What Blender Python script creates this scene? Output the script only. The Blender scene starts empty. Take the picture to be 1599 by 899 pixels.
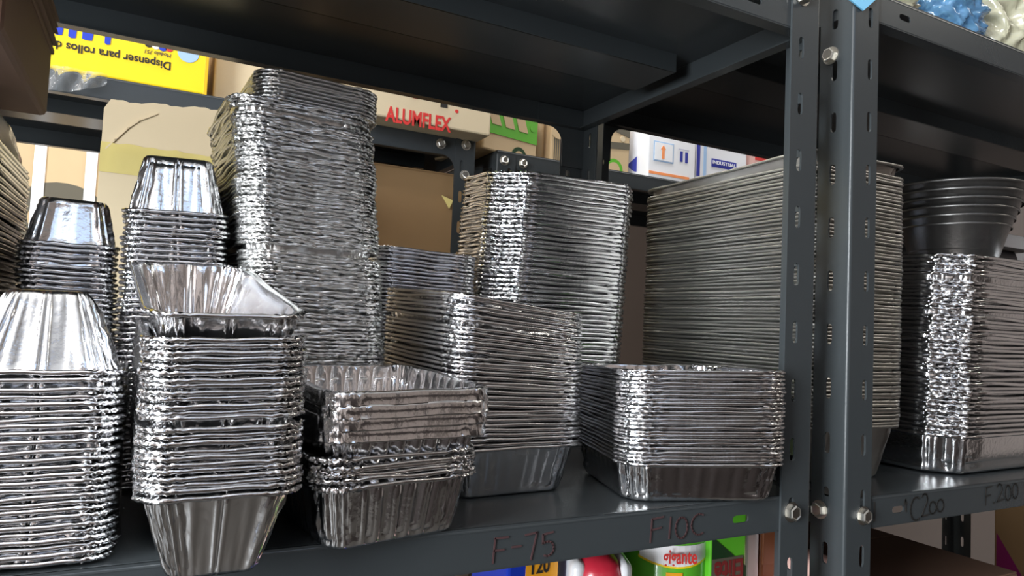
import bpy, bmesh, math, random
from mathutils import Vector, Matrix, noise

# ------------------------------------------------------------------ camera, light, exposure
sc = bpy.context.scene
col = sc.collection
H = 1.20                      # height of the pan shelf above the floor; everything below is built relative to it
F = 1088.1                    # focal length in pixels of the 1599 x 899 frame
CAM = Vector((-0.564, -0.4194, 0.1344))
YAW, PITCH, ROLL = (math.radians(v) for v in (27.52, 3.04, 2.53))
fw = Vector((math.sin(YAW) * math.cos(PITCH), math.cos(YAW) * math.cos(PITCH), math.sin(PITCH)))
rt = fw.cross(Vector((0, 0, 1))).normalized()
up = rt.cross(fw)
rt, up = math.cos(ROLL) * rt + math.sin(ROLL) * up, -math.sin(ROLL) * rt + math.cos(ROLL) * up
cam = bpy.data.objects.new('camera', bpy.data.cameras.new('camera'))
col.objects.link(cam)
cam.data.sensor_width = 36.0
cam.data.lens = F / 1599 * 36.0
cam.data.clip_start = 0.02
cam.matrix_world = Matrix(((rt.x, up.x, -fw.x, CAM.x), (rt.y, up.y, -fw.y, CAM.y), (rt.z, up.z, -fw.z, CAM.z + H), (0, 0, 0, 1)))
sc.camera = cam

wd = bpy.data.worlds.new('world')
sc.world = wd
wd.use_nodes = True
wd.node_tree.nodes['Background'].inputs[0].default_value = (0.75, 0.82, 1.0, 1)
wd.node_tree.nodes['Background'].inputs[1].default_value = 0.6


def area(name, loc, rot, sx, sy, power, colr):
    l = bpy.data.lights.new(name, 'AREA')
    l.shape = 'RECTANGLE'
    l.size, l.size_y, l.energy, l.color = sx, sy, power, colr
    o = bpy.data.objects.new(name, l)
    col.objects.link(o)
    o.location = (loc[0], loc[1], loc[2] + H)
    o.rotation_euler = rot
    return o


PI = math.pi
area('doorway_daylight', (-2.62, -0.93, 0.42), (0, -PI / 2, 0), 1.5, 0.9, 190, (0.90, 0.96, 1.0))
area('aisle_tube_light', (-1.25, -0.75, 1.56), (0, 0, 0), 1.2, 0.14, 9, (1.0, 0.92, 0.90))
area('added_aisle_light_far', (1.75, -0.85, 1.56), (0, 0, 0), 1.2, 0.14, 9, (1.0, 0.95, 0.84))  # unseen lamp added to brighten what the right-hand pans reflect
area('gap_tube_light', (-0.35, 0.50, 1.56), (0, 0, 0), 1.2, 0.14, 19, (1.0, 0.95, 0.86))
area('gap_tube_light_far', (0.95, 0.50, 1.56), (0, 0, 0), 1.2, 0.14, 22, (0.98, 0.98, 1.0))
area('rear_aisle_tube_light', (-0.5, 1.2, 1.56), (0, 0, 0), 1.2, 0.14, 20, (1.0, 0.95, 0.88))
sc.view_settings.view_transform = 'Standard'
sc.view_settings.look = 'None'
sc.view_settings.exposure = -0.22
sc.view_settings.gamma = 1.0
sc.view_settings.use_curve_mapping = False
sc.cycles.use_denoising = True

RND = random.Random(11)


# ------------------------------------------------------------------ helpers
def ray(px, py):
    v = Vector(((px - 799.5) / F, -(py - 449.5) / F, 1.0))
    return rt * v.x + up * v.y + fw * v.z


def atY(px, py, Y):           # the point of the picture that lies on the upright plane Y (relative to the shelf)
    r = ray(px, py)
    return CAM + r * ((Y - CAM.y) / r.y)


def atZ(px, py, Z):
    r = ray(px, py)
    return CAM + r * ((Z - CAM.z) / r.z)


def nodes_of(m):
    m.use_nodes = True
    nt = m.node_tree
    return nt, nt.nodes['Principled BSDF']


MATS = {}


def mat(name, rgb, rough=0.5, metal=0.0, bump=None, var=None, spec=0.5, emit=None, transm=0.0, alpha=1.0, coat=0.0):
    """bump=(scale, strength, stretch xyz), var=(scale, amount): grain of the thing itself"""
    m = bpy.data.materials.new(name)
    nt, b = nodes_of(m)
    b.inputs['Base Color'].default_value = (*rgb, 1)
    b.inputs['Roughness'].default_value = rough
    b.inputs['Metallic'].default_value = metal
    b.inputs['Specular IOR Level'].default_value = spec
    b.inputs['Transmission Weight'].default_value = transm
    b.inputs['Alpha'].default_value = alpha
    b.inputs['Coat Weight'].default_value = coat
    tc = nt.nodes.new('ShaderNodeTexCoord')
    if bump:
        mp = nt.nodes.new('ShaderNodeMapping')
        mp.inputs['Scale'].default_value = bump[2] if len(bump) > 2 else (1, 1, 1)
        nz = nt.nodes.new('ShaderNodeTexNoise')
        nz.inputs['Scale'].default_value = bump[0]
        nz.inputs['Detail'].default_value = 3
        bp = nt.nodes.new('ShaderNodeBump')
        bp.inputs['Strength'].default_value = bump[1]
        bp.inputs['Distance'].default_value = 0.002
        nt.links.new(tc.outputs['Object'], mp.inputs['Vector'])
        nt.links.new(mp.outputs[0], nz.inputs['Vector'])
        nt.links.new(nz.outputs[0], bp.inputs['Height'])
        nt.links.new(bp.outputs[0], b.inputs['Normal'])
    if var:
        nz = nt.nodes.new('ShaderNodeTexNoise')
        nz.inputs['Scale'].default_value = var[0]
        nz.inputs['Detail'].default_value = 5
        mx = nt.nodes.new('ShaderNodeMix')
        mx.data_type = 'RGBA'
        mx.inputs[6].default_value = (*[c * (1 - var[1]) for c in rgb], 1)
        mx.inputs[7].default_value = (*[min(1, c * (1 + var[1])) for c in rgb], 1)
        nt.links.new(tc.outputs['Object'], nz.inputs['Vector'])
        nt.links.new(nz.outputs[0], mx.inputs[0])
        nt.links.new(mx.outputs[2], b.inputs['Base Color'])
    if emit:
        b.inputs['Emission Color'].default_value = (*emit[0], 1)
        b.inputs['Emission Strength'].default_value = emit[1]
    MATS[name] = m
    return m


def srgb(r, g, b):
    return tuple(((c / 255) / 12.92 if c / 255 <= 0.04045 else ((c / 255 + 0.055) / 1.055) ** 2.4) for c in (r, g, b))


mat('foil', (0.82, 0.82, 0.83), 0.16, 1.0, bump=(260, 0.10), var=(40, 0.06))
mat('foil_soft', (0.84, 0.835, 0.82), 0.30, 1.0, bump=(260, 0.15), var=(40, 0.06))
mat('foil_dull', (0.50, 0.49, 0.465), 0.36, 1.0, bump=(260, 0.10), var=(40, 0.06))  # darker base stands in for the dim reflections of the long pans
mat('foil_shaded', (0.16, 0.155, 0.15), 0.35, 0.9, bump=(200, 0.12), var=(60, 0.3))  # plain foil with the shadow on the round pans painted in
mat('steel_paint', srgb(53, 57, 59), 0.27, 0.0, bump=(420, 0.03), var=(6, 0.05))
mat('zinc', (0.62, 0.60, 0.55), 0.28, 1.0, var=(300, 0.15))
mat('kraft', srgb(196, 170, 132), 0.75, bump=(160, 0.08, (1, 1, 8)), var=(14, 0.06))
mat('kraft_pale', srgb(205, 187, 155), 0.7, bump=(160, 0.08, (1, 1, 8)), var=(14, 0.05))
mat('kraft_brown', srgb(150, 118, 80), 0.75, bump=(160, 0.08, (1, 1, 8)), var=(14, 0.06))
mat('kraft_dark', srgb(92, 66, 50), 0.7, bump=(160, 0.06), var=(20, 0.08))
mat('tape', srgb(205, 188, 120), 0.25, bump=(60, 0.25), coat=0.3)
mat('yellow', srgb(250, 215, 20), 0.4, var=(12, 0.03))
mat('yellow_edge', srgb(225, 180, 10), 0.45)
mat('ink_black', srgb(30, 28, 26), 0.6)
mat('ink_blue', srgb(30, 60, 190), 0.5)
mat('ink_navy', srgb(40, 50, 150), 0.5)
mat('ink_red', srgb(205, 50, 45), 0.55)
mat('marker_red', srgb(72, 52, 53), 0.35)
mat('ink_orange', srgb(245, 150, 90), 0.5)
mat('ink_green', srgb(90, 170, 40), 0.5)
mat('ink_grey', srgb(90, 84, 70), 0.6)
mat('white', srgb(240, 240, 242), 0.4, var=(20, 0.02))
mat('white_gloss', srgb(235, 235, 238), 0.2, bump=(40, 0.2), coat=0.4)
mat('sky_blue', srgb(165, 195, 230), 0.4)
mat('cyan_tape', srgb(120, 195, 235), 0.35)
mat('pink', srgb(225, 180, 170), 0.5, var=(20, 0.1))
mat('green_film', srgb(95, 185, 45), 0.25, bump=(40, 0.2), coat=0.4)
mat('dark_green', srgb(25, 60, 30), 0.35)
mat('red_film', srgb(205, 45, 65), 0.3, bump=(60, 0.25), coat=0.4)
mat('blue_film', srgb(25, 55, 175), 0.3, bump=(60, 0.2))
mat('orange_film', srgb(240, 165, 40), 0.3)
mat('magenta', srgb(140, 25, 95), 0.5)
mat('black_plastic', srgb(34, 34, 38), 0.4, var=(30, 0.2))
mat('brown_wood', srgb(110, 62, 34), 0.5, var=(12, 0.15))
mat('bag_blue', srgb(120, 172, 215), 0.12, bump=(35, 0.4), transm=0.6, coat=0.3)
mat('bag_clear', srgb(200, 196, 170), 0.15, bump=(35, 0.5), transm=0.35, coat=0.5)
mat('film_clear', (0.8, 0.83, 0.85), 0.08, bump=(30, 0.6), transm=0.8, alpha=0.55)
mat('floor_paint', srgb(70, 66, 62), 0.45, var=(3, 0.12))
mat('wall_paint', srgb(158, 146, 140), 0.8, bump=(30, 0.1), var=(2, 0.06))
mat('ceiling_paint', srgb(212, 208, 204), 0.85, bump=(30, 0.1), var=(2, 0.04))
mat('back_paint', srgb(82, 70, 62), 0.8, bump=(30, 0.1), var=(2, 0.06))
mat('reflection_dark', srgb(52, 44, 42), 0.6, var=(3, 0.15))  # for the added wall strips that darken the foil reflections
mat('ink_dark_red', srgb(120, 30, 30), 0.6)
mat('added_blue_glow', (0.9, 0.95, 1), 0.1, emit=((0.14, 0.36, 0.78), 1.1))  # glow added so the upturned pans reflect blue
mat('frame_white', srgb(215, 215, 212), 0.45)
mat('tube_glow', (1, 1, 1), 0.3, emit=((1, 0.97, 0.93), 6))


def mesh(name, verts, faces, smooth=False):
    me = bpy.data.meshes.new(name)
    me.from_pydata([tuple(v) for v in verts], [], faces)
    me.update()
    if smooth:
        me.polygons.foreach_set('use_smooth', [True] * len(me.polygons))
    return me


def obj(name, me, m=None, parent=None, **props):
    if m and not me.materials:
        me.materials.append(MATS[m])
    o = bpy.data.objects.new(name, me)
    col.objects.link(o)
    if parent:
        o.parent = parent
    for k, v in props.items():
        o[k] = v
    return o


def thing(name, label, category, loc=(0, 0, 0), rotz=0.0, group=None):
    o = bpy.data.objects.new(name, None)
    col.objects.link(o)
    o.empty_display_size = 0.02
    o.location = loc
    o.rotation_euler = (0, 0, rotz)
    o['label'], o['category'] = label, category
    if group:
        o['group'] = group
    return o


class MB:
    """collects shapes into one mesh"""
    def __init__(s):
        s.v, s.f = [], []

    def add(s, vs, fs):
        n = len(s.v)
        s.v += [tuple(v) for v in vs]
        s.f += [tuple(i + n for i in f) for f in fs]
        return s

    def box(s, x0, x1, y0, y1, z0, z1, bev=0.0):
        if bev <= 0:
            vs = [(x, y, z) for z in (z0, z1) for y in (y0, y1) for x in (x0, x1)]
            return s.add(vs, [(0, 2, 3, 1), (4, 5, 7, 6), (0, 1, 5, 4), (2, 6, 7, 3), (0, 4, 6, 2), (1, 3, 7, 5)])
        bm = bmesh.new()
        bmesh.ops.create_cube(bm, size=1)
        for v in bm.verts:
            v.co = Vector(((x0 + x1) / 2 + v.co.x * (x1 - x0), (y0 + y1) / 2 + v.co.y * (y1 - y0), (z0 + z1) / 2 + v.co.z * (z1 - z0)))
        bmesh.ops.bevel(bm, geom=bm.edges[:], offset=bev, segments=2, affect='EDGES', profile=0.5)
        bm.verts.index_update()
        s.add([v.co.copy() for v in bm.verts], [[v.index for v in f.verts] for f in bm.faces])
        bm.free()
        return s

    def lathe(s, prof, cx=0, cy=0, n=32):
        vs, fs = [], []
        for r, z in prof:
            for k in range(n):
                a = 2 * PI * k / n
                vs.append((cx + r * math.cos(a), cy + r * math.sin(a), z))
        for i in range(len(prof) - 1):
            for k in range(n):
                fs.append((i * n + k, i * n + (k + 1) % n, (i + 1) * n + (k + 1) % n, (i + 1) * n + k))
        return s.add(vs, fs)

    def ribbon(s, pts, w, M, t=0.0004):
        """a flat pen stroke of width w along 2D points, laid out by the matrix M (u, v, normal)"""
        for (a, b) in zip(pts[:-1], pts[1:]):
            a, b = Vector(a), Vector(b)
            d = (b - a)
            if d.length < 1e-9:
                continue
            d.normalize()
            n = Vector((-d.y, d.x)) * w / 2
            a2, b2 = a - d * w * 0.3, b + d * w * 0.3
            q = [a2 + n, a2 - n, b2 - n, b2 + n]
            vs = [M @ Vector((p.x, p.y, h)) for h in (0.0, t) for p in q]
            s.add(vs, [(3, 2, 1, 0), (4, 5, 6, 7), (0, 1, 5, 4), (1, 2, 6, 5), (2, 3, 7, 6), (3, 0, 4, 7)])
        return s

    def plate(s, W, L, holes, M, t=0.002):
        """a sheet W wide (u) and L long (v), thickness t along the normal, with obround holes (cu, cv, wu, wv) one above the other"""
        holes = sorted(holes, key=lambda h: h[1])
        cuts = [0.0] + [(a[1] + b[1]) / 2 for a, b in zip(holes[:-1], holes[1:])] + [L]
        fs, vs = [], []

        def put(p, h):
            vs.append(M @ Vector((p[0], p[1], h)))
            return len(vs) - 1
        if not holes:
            holes = [None]
            cuts = [0, L]
        for h, v0, v1 in zip(holes, cuts[:-1], cuts[1:]):
            rect = [(0, v0), (W, v0), (W, v1), (0, v1)]
            if h is None:
                i = [put(p, 0) for p in rect]
                j = [put(p, t) for p in rect]
                fs += [tuple(j), tuple(reversed(i))]
                continue
            cu, cv, wu, wv = h
            ang = [2 * PI * k / 12 for k in range(12)] + [PI / 2 * j + d for j in ((1, 3) if wv >= wu else (0, 2)) for d in (-0.30, -0.2, -0.1, 0.1, 0.2, 0.30)] + [math.atan2(p[1] - cv, p[0] - cu) % (2 * PI) for p in rect]
            ang = sorted(set(round(a % (2 * PI), 5) for a in ang))
            hole, outer = [], []
            r = min(wu, wv) / 2
            for a in ang:
                c, sn = math.cos(a), math.sin(a)
                k = min((((W if c > 0 else 0) - cu) / c) if abs(c) > 1e-6 else 9e9, (((v1 if sn > 0 else v0) - cv) / sn) if abs(sn) > 1e-6 else 9e9)
                outer.append((cu + c * k, cv + sn * k))
                q, e = (c, sn) if wv >= wu else (sn, c)      # q across the slot, e along it
                le = abs(wv - wu) / 2
                kk = r / abs(q) if abs(q) > 1e-6 else 9e9
                if kk * abs(e) > le:
                    bq = le * abs(e)
                    kk = bq + math.sqrt(max(0, bq * bq - (le * le - r * r)))
                hole.append((cu + c * kk, cv + sn * kk))
            n = len(ang)
            A = [put(p, t) for p in outer]
            B = [put(p, t) for p in hole]
            A2 = [put(p, 0) for p in outer]
            B2 = [put(p, 0) for p in hole]
            for k in range(n):
                l = (k + 1) % n
                fs += [(A[k], A[l], B[l], B[k]), (A2[l], A2[k], B2[k], B2[l]), (B[k], B[l], B2[l], B2[k])]
        e = [put(p, hh) for hh in (0, t) for p in ((0, 0), (W, 0), (W, L), (0, L))]
        fs += [(e[0], e[1], e[5], e[4]), (e[1], e[2], e[6], e[5]), (e[2], e[3], e[7], e[6]), (e[3], e[0], e[4], e[7])]
        return s.add(vs, fs)

    def build(s, name, m, parent=None, smooth=False, **props):
        return obj(name, mesh(name, s.v, s.f, smooth), m, parent, **props)


def frame(o, u, v, n):
    return Matrix(((u[0], v[0], n[0], o[0]), (u[1], v[1], n[1], o[1]), (u[2], v[2], n[2], o[2]), (0, 0, 0, 1)))


def text(name, body, size, M, m, parent, bold=0.0, sx=1.0, shear=0.0, align='LEFT'):
    cu = bpy.data.curves.new(name, 'FONT')
    cu.body, cu.size, cu.offset, cu.shear, cu.extrude, cu.align_x = body, size, bold, shear, 0.0002, align
    cu.resolution_u = 3
    t = bpy.data.objects.new(name, cu)
    col.objects.link(t)
    dg = bpy.context.evaluated_depsgraph_get()
    me = bpy.data.meshes.new_from_object(t.evaluated_get(dg))
    bpy.data.objects.remove(t)
    me.transform(M @ Matrix.Diagonal((sx, 1, 1, 1)))
    me.materials.clear()
    return obj(name, me, m, parent)


def struct(name, mb, m):
    o = mb.build(name, m)
    o['kind'] = 'structure'
    return o


# ------------------------------------------------------------------ the room
struct('floor', MB().box(-2.8, 3.4, -1.6, 2.6, -1.26, -1.20), 'floor_paint')
struct('ceiling', MB().box(-2.8, 3.4, -1.6, 2.6, 1.62, 1.68), 'ceiling_paint')
struct('wall_back', MB().box(-2.8, 3.4, 2.55, 2.65, -1.2, 1.62), 'back_paint')
struct('wall_right', MB().box(3.4, 3.5, -1.6, 2.65, -1.2, 1.62), 'wall_paint')
# left wall with the open doorway the daylight comes through
struct('wall_left', MB().box(-2.8, -2.7, -0.46, 2.65, -1.2, 1.62).box(-2.8, -2.7, -1.6, -1.51, -1.2, 1.62).box(-2.8, -2.7, -1.51, -0.46, 1.2, 1.62), 'wall_paint')
struct('door_1', MB().box(-2.82, -2.68, -1.55, -1.51, -1.2, 1.24).box(-2.82, -2.68, -0.46, -0.42, -1.2, 1.24).box(-2.82, -2.68, -1.55, -0.42, 1.2, 1.24), 'frame_white')
# front wall with an unseen window band, added for blue reflections in the pans
struct('wall_front', MB().box(-2.8, 3.4, -1.7, -1.6, -1.2, 1.00).box(-2.8, 3.4, -1.7, -1.6, 1.45, 1.62).box(-2.8, -1.75, -1.7, -1.6, 1.00, 1.45).box(0.35, 3.4, -1.7, -1.6, 1.00, 1.45), 'wall_paint')
w = struct('added_window_1', MB().box(-1.75, 0.35, -1.68, -1.66, 1.00, 1.45), 'added_blue_glow')
fr = MB().box(-1.75, 0.35, -1.66, -1.61, 1.00, 1.03).box(-1.75, 0.35, -1.66, -1.61, 1.42, 1.45)
for i in range(4):
    fr.box(-1.75 + i * 0.69, -1.72 + i * 0.69, -1.66, -1.61, 1.03, 1.42)
fr.build('added_window_frame', 'frame_white', w)
struct('added_trim_1', MB().box(-2.7, 3.4, -1.6, -1.585, -1.2, 0.02), 'reflection_dark')  # unseen dark strips, here and below, added for contrast in the foil reflections
for i in range(9):
    x = -2.45 + i * 0.66
    struct('added_trim_%d' % (i + 2), MB().box(x, x + 0.20, -1.6, -1.57, 0.02, 0.99), 'reflection_dark')
for k, (lx, ly) in enumerate(((-1.25, -0.75), (1.75, -0.85), (-0.35, 0.5), (0.95, 0.5), (-0.5, 1.2))):  # second fixture belongs to the added far aisle lamp
    t = thing('ceiling_tube_lamp', 'long white ceiling batten lamp with a glowing tube', 'lamp', (lx, ly, 1.56), 0, 'ceiling batten lamps')
    MB().box(-0.65, 0.65, -0.05, 0.05, 0.03, 0.06, 0.005).build('housing', 'frame_white', t)
    MB().add([(x, 0.013 * math.cos(a), 0.018 + 0.013 * math.sin(a)) for x in (-0.6, 0.6) for a in [k2 * PI / 6 for k2 in range(12)]],
             [(j, (j + 1) % 12, 12 + (j + 1) % 12, 12 + j) for j in range(12)]).build('tube', 'tube_glow', t)


# ------------------------------------------------------------------ shelving units
def bolt_mesh():
    mb = MB()
    r = 0.0066
    ring = lambda rr, z, n, ph=0: [(rr * math.cos(2 * PI * k / n + ph), rr * math.sin(2 * PI * k / n + ph), z) for k in range(n)]
    vs = ring(r, 0.0008, 6) + ring(r, 0.0052, 6) + ring(r * 0.84, 0.0062, 6) + ring(r * 0.70, 0.0056, 6)
    fs = []
    for i in range(3):
        fs += [(i * 6 + k, i * 6 + (k + 1) % 6, i * 6 + 6 + (k + 1) % 6, i * 6 + 6 + k) for k in range(6)]
    fs.append(tuple(range(18, 24)))
    mb.add(vs, fs)
    mb.lathe([(0.0, 0.0009), (0.0085, 0.0009), (0.0085, 0.0)], n=16)
    return mesh('bolt', mb.v, mb.f)


BOLT = bolt_mesh()
BOLT.materials.append(MATS['zinc'])


def add_bolt(parent, p, n):
    o = obj('bolt', BOLT, None, parent)
    n = Vector(n)
    q = n.to_track_quat('Z', 'Y')
    o.matrix_local = Matrix.Translation(Vector(p)) @ q.to_matrix().to_4x4() @ Matrix.Rotation(RND.uniform(0, 1), 4, 'Z')
    return o


FL = 0.036


def slots(z0, z1, cu, only=None):
    hs = []
    k = math.ceil((z0 + 0.02 - 0.139) / 0.05)
    while 0.139 + k * 0.05 < z1 - 0.02:
        hs.append((cu, 0.139 + k * 0.05 - z0, 0.0062, 0.0195))
        k += 1
    return hs


def post(unit, x, y, sx, sy, z0, z1, bolts):
    """angle post: corner at (x, y), one flange running sx along X, the other sy along Y; outer faces on the corner planes"""
    mb = MB()
    L = z1 - z0
    t = 0.002
    # flange along X, in the plane Y = y
    rr = 0.003
    mb.plate(FL - rr, L, slots(z0, z1, 0.024 - rr), frame((x + sx * rr, y, z0), (sx, 0, 0), (0, 0, 1), (0, sy, 0)), t)
    # flange along Y, in the plane X = x
    mb.plate(FL - rr, L, slots(z0, z1, 0.020 - rr), frame((x, y + sy * rr, z0), (0, sy, 0), (0, 0, 1), (sx, 0, 0)), t)
    # rounded bend at the corner
    n = 5
    vs, fs = [], []
    for zz in (z0, z1):
        for k in range(n):
            a = PI / 2 * k / (n - 1)
            vs.append((x + sx * (rr - rr * math.cos(a)), y + sy * (rr - rr * math.sin(a)), zz))
    fs = [(k, k + 1, n + k + 1, n + k) for k in range(n - 1)]
    mb.add(vs, fs)
    p = mb.build('post', 'steel_paint', unit)
    for (pu, zz, face) in bolts:
        if face == 'x':      # on the flange that faces out along Y
            add_bolt(p, (x + sx * pu, y, zz), (0, -sy, 0))
        else:
            add_bolt(p, (x, y + sy * pu, zz), (-sx, 0, 0))
    return p


def shelf(unit, x0, x1, y0, y1, z, lip=0.028, slot_x=()):
    mb = MB()
    t = 0.0012
    mb.box(x0, x1, y0, y1, z - t, z)
    # front lip (with its slots), back lip, side lips, each with an inward return
    mb.plate(lip, x1 - x0, [(0.013, sx - x0, 0.0062, 0.0175) for sx in slot_x], frame((x0, y0 - 0.0004, z - lip), (0, 0, 1), (1, 0, 0), (0, 1, 0)), t)
    mb.box(x0, x1, y1 - t, y1, z - lip, z)
    mb.box(x0, x0 + t, y0, y1, z - lip, z)
    mb.box(x1 - t, x1, y0, y1, z - lip, z)
    rw = 0.013
    mb.box(x0, x1, y0, y0 + rw, z - lip - t, z - lip)
    mb.box(x0, x1, y1 - rw, y1, z - lip - t, z - lip)
    mb.box(x0, x0 + rw, y0 + rw, y1 - rw, z - lip - t, z - lip)
    mb.box(x1 - rw, x1, y0 + rw, y1 - rw, z - lip - t, z - lip)
    # rolled front edge
    n = 6
    vs, fs = [], []
    for xx in (x0, x1):
        for k in range(n):
            a = PI / 2 * k / (n - 1)
            vs.append((xx, y0 + 0.0022 - 0.003 * math.cos(a), z - 0.0028 + 0.003 * math.sin(a)))
    fs = [(k, k + 1, n + k + 1, n + k) for k in range(n - 1)]
    mb.add(vs, fs)
    s = mb.build('shelf', 'steel_paint', unit)
    ym = (y0 + y1) / 2
    st = MB().box(x0 + 0.03, x1 - 0.03, ym - 0.035, ym + 0.035, z - 0.021, z - 0.019)
    st.box(x0 + 0.03, x1 - 0.03, ym - 0.036, ym - 0.034, z - 0.021, z - t).box(x0 + 0.03, x1 - 0.03, ym + 0.034, ym + 0.036, z - 0.021, z - t)
    st.build('stiffener', 'steel_paint', s)
    return s


def gusset(unit, x, y, sx, sy, z):
    """corner plate bolted under a shelf lip, on the plane Y = y"""
    vs, fs = [], []
    c = 0.022
    pts = [(0, 0), (0.075, 0), (0.075, -0.028)]
    for k in range(6):
        a = PI / 2 * k / 5
        pts.append((0.036 + c - c * math.sin(a), -0.028 - c + c * math.cos(a)))
    pts += [(0.036, -0.08), (0, -0.08)]
    n = len(pts)
    for h in (0.0, 0.0015):
        vs += [(x + sx * p[0], y - sy * h, z + p[1]) for p in pts]
    fs = [tuple(range(n)), tuple(range(2 * n - 1, n - 1, -1))] + [(k, (k + 1) % n, n + (k + 1) % n, n + k) for k in range(n)]
    g = MB().add(vs, fs).build('gusset_plate', 'steel_paint', unit)
    return g


def unit(label, x0, x1, y0, y1, shelves, top, bolts, lip_slots=(), gz=None):
    u = thing('shelving_unit', label, 'shelving', (0, 0, 0))
    bot = -1.20
    post(u, x0, y0, 1, 1, bot, top, bolts.get('fl', []))
    post(u, x1, y0, -1, 1, bot, top, bolts.get('fr', []))
    post(u, x0, y1, 1, -1, bot, top, bolts.get('bl', []))
    post(u, x1, y1, -1, -1, bot, top, bolts.get('br', []))
    sh = [shelf(u, x0 + 0.0022, x1 - 0.0022, y0 + 0.0026, y1 - 0.0026, z, slot_x=lip_slots if i < 2 else ()) for i, z in enumerate(shelves)]
    if gz:
        for z, y, sy in gz:
            for x, s in ((x0, 1), (x1, -1)):
                gusset(u, x, y, s, sy, z)
    return u, sh


UL, SL = unit('dark grey slotted angle shelving unit with faint red writing on its shelf edge', -0.965, -0.045, 0.0, 0.384, (0.0, 0.434, -0.42), 0.95,
              {'fr': [(0.024, -0.0135, 'x'), (0.024, 0.435, 'x'), (0.02, 0.392, 'y')], 'br': [(0.02, 0.40, 'x'), (0.02, 0.345, 'x'), (0.012, 0.425, 'x')], 'fl': [(0.024, -0.0135, 'x')]},
              (-0.125, -0.885), gz=[(0.432, 0.3805, 1)])
UR, SR = unit('dark grey slotted angle shelving unit with black marker writing on its shelf edge', 0.0, 0.92, 0.0, 0.437, (-0.009, 0.468, -0.43), 0.95,
              {'fl': [(0.0245, -0.0245, 'x'), (0.026, -0.0235, 'y'), (0.0245, 0.487, 'x'), (0.024, 0.405, 'y'), (0.022, 0.487, 'y')], 'bl': [(0.02, 0.34, 'x')], 'br': [(0.02, 0.42, 'x')]},
              (0.079, 0.84), gz=[(0.466, 0.4335, 1)])
UB, SB = unit('blue-grey shelving unit standing behind the pans, carrying the yellow box', -1.02, -0.101, 0.62, 1.0, (0.433, -0.02, -0.45), 0.90,
              {'fr': [(0.018, 0.425, 'x'), (0.018, 0.375, 'x'), (0.062, 0.42, 'x')], 'fl': [(0.018, 0.425, 'x')]}, gz=[(0.432, 0.6215, -1)])
UC, SC = unit('blue-grey shelving unit standing behind the pans, carrying the white packs', -0.062, 0.86, 0.62, 1.0, (0.427, -0.02, -0.45), 0.42,
              {'fl': [(0.014, 0.41, 'x'), (0.050, 0.41, 'x')]})
# writing on the shelf edges
MR = frame((0, 0.0017, 0), (1, 0, 0), (0, 0, 1), (0, -1, 0))


def strokes(parent, name, strs, m, w=0.0016):
    for s in strs:
        MB().ribbon(s, w, MR, 0.0003).build(name, m, parent)


def arc(cx, cy, rx, ry, a0, a1, n=12):
    return [(cx + rx * math.cos(math.radians(a0 + (a1 - a0) * k / n)), cy + ry * math.sin(math.radians(a0 + (a1 - a0) * k / n))) for k in range(n + 1)]


z = -0.0235
strokes(SR[0], 'marker_writing', [
    [(0.043, z + 0.009), (0.0435, z - 0.008)],
    [(0.090, z - 0.003), (0.089, z + 0.008)], [(0.087, z + 0.004), (0.089, z + 0.008), (0.0915, z + 0.004)],
    arc(0.106, z - 0.002, 0.009, 0.011, 60, 300), arc(0.119, z + 0.006, 0.0045, 0.0055, 150, -30, 8) + [(0.1145, z - 0.010), (0.1255, z - 0.009)],
    arc(0.132, z - 0.003, 0.0055, 0.0060, 0, 360, 14), arc(0.1445, z - 0.002, 0.0055, 0.0060, 0, 360, 14)], 'ink_black')
strokes(SR[0], 'marker_writing', [
    [(0.223, z - 0.008), (0.224, z + 0.010), (0.234, z + 0.011)], [(0.2235, z + 0.001), (0.232, z + 0.002)], [(0.238, z - 0.007), (0.2395, z - 0.006)],
    arc(0.249, z + 0.007, 0.005, 0.0055, 150, -30, 8) + [(0.244, z - 0.006), (0.257, z - 0.004)],
    arc(0.265, z + 0.002, 0.0055, 0.008, 0, 360, 14), arc(0.279, z + 0.003, 0.0055, 0.008, 0, 360, 14)], 'ink_black')
z = -0.015
strokes(SL[0], 'marker_writing', [
    [(-0.218, z - 0.009), (-0.217, z + 0.008), (-0.206, z + 0.009)], [(-0.2175, z), (-0.208, z + 0.001)], [(-0.200, z - 0.008), (-0.199, z + 0.008)],
    arc(-0.188, z - 0.001, 0.006, 0.008, 0, 360, 14), arc(-0.170, z, 0.008, 0.008, 60, 300)], 'marker_red', 0.0013)
strokes(SL[0], 'marker_writing', [
    [(-0.350, z - 0.009), (-0.349, z + 0.007), (-0.339, z + 0.007)], [(-0.3495, z - 0.001), (-0.342, z - 0.001)], [(-0.336, z), (-0.329, z)],
    [(-0.326, z + 0.007), (-0.317, z + 0.008), (-0.321, z - 0.010)], [(-0.304, z + 0.007), (-0.312, z + 0.006), (-0.312, z)] + arc(-0.308, z - 0.004, 0.005, 0.005, 110, -120, 8)], 'marker_red', 0.0013)


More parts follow.
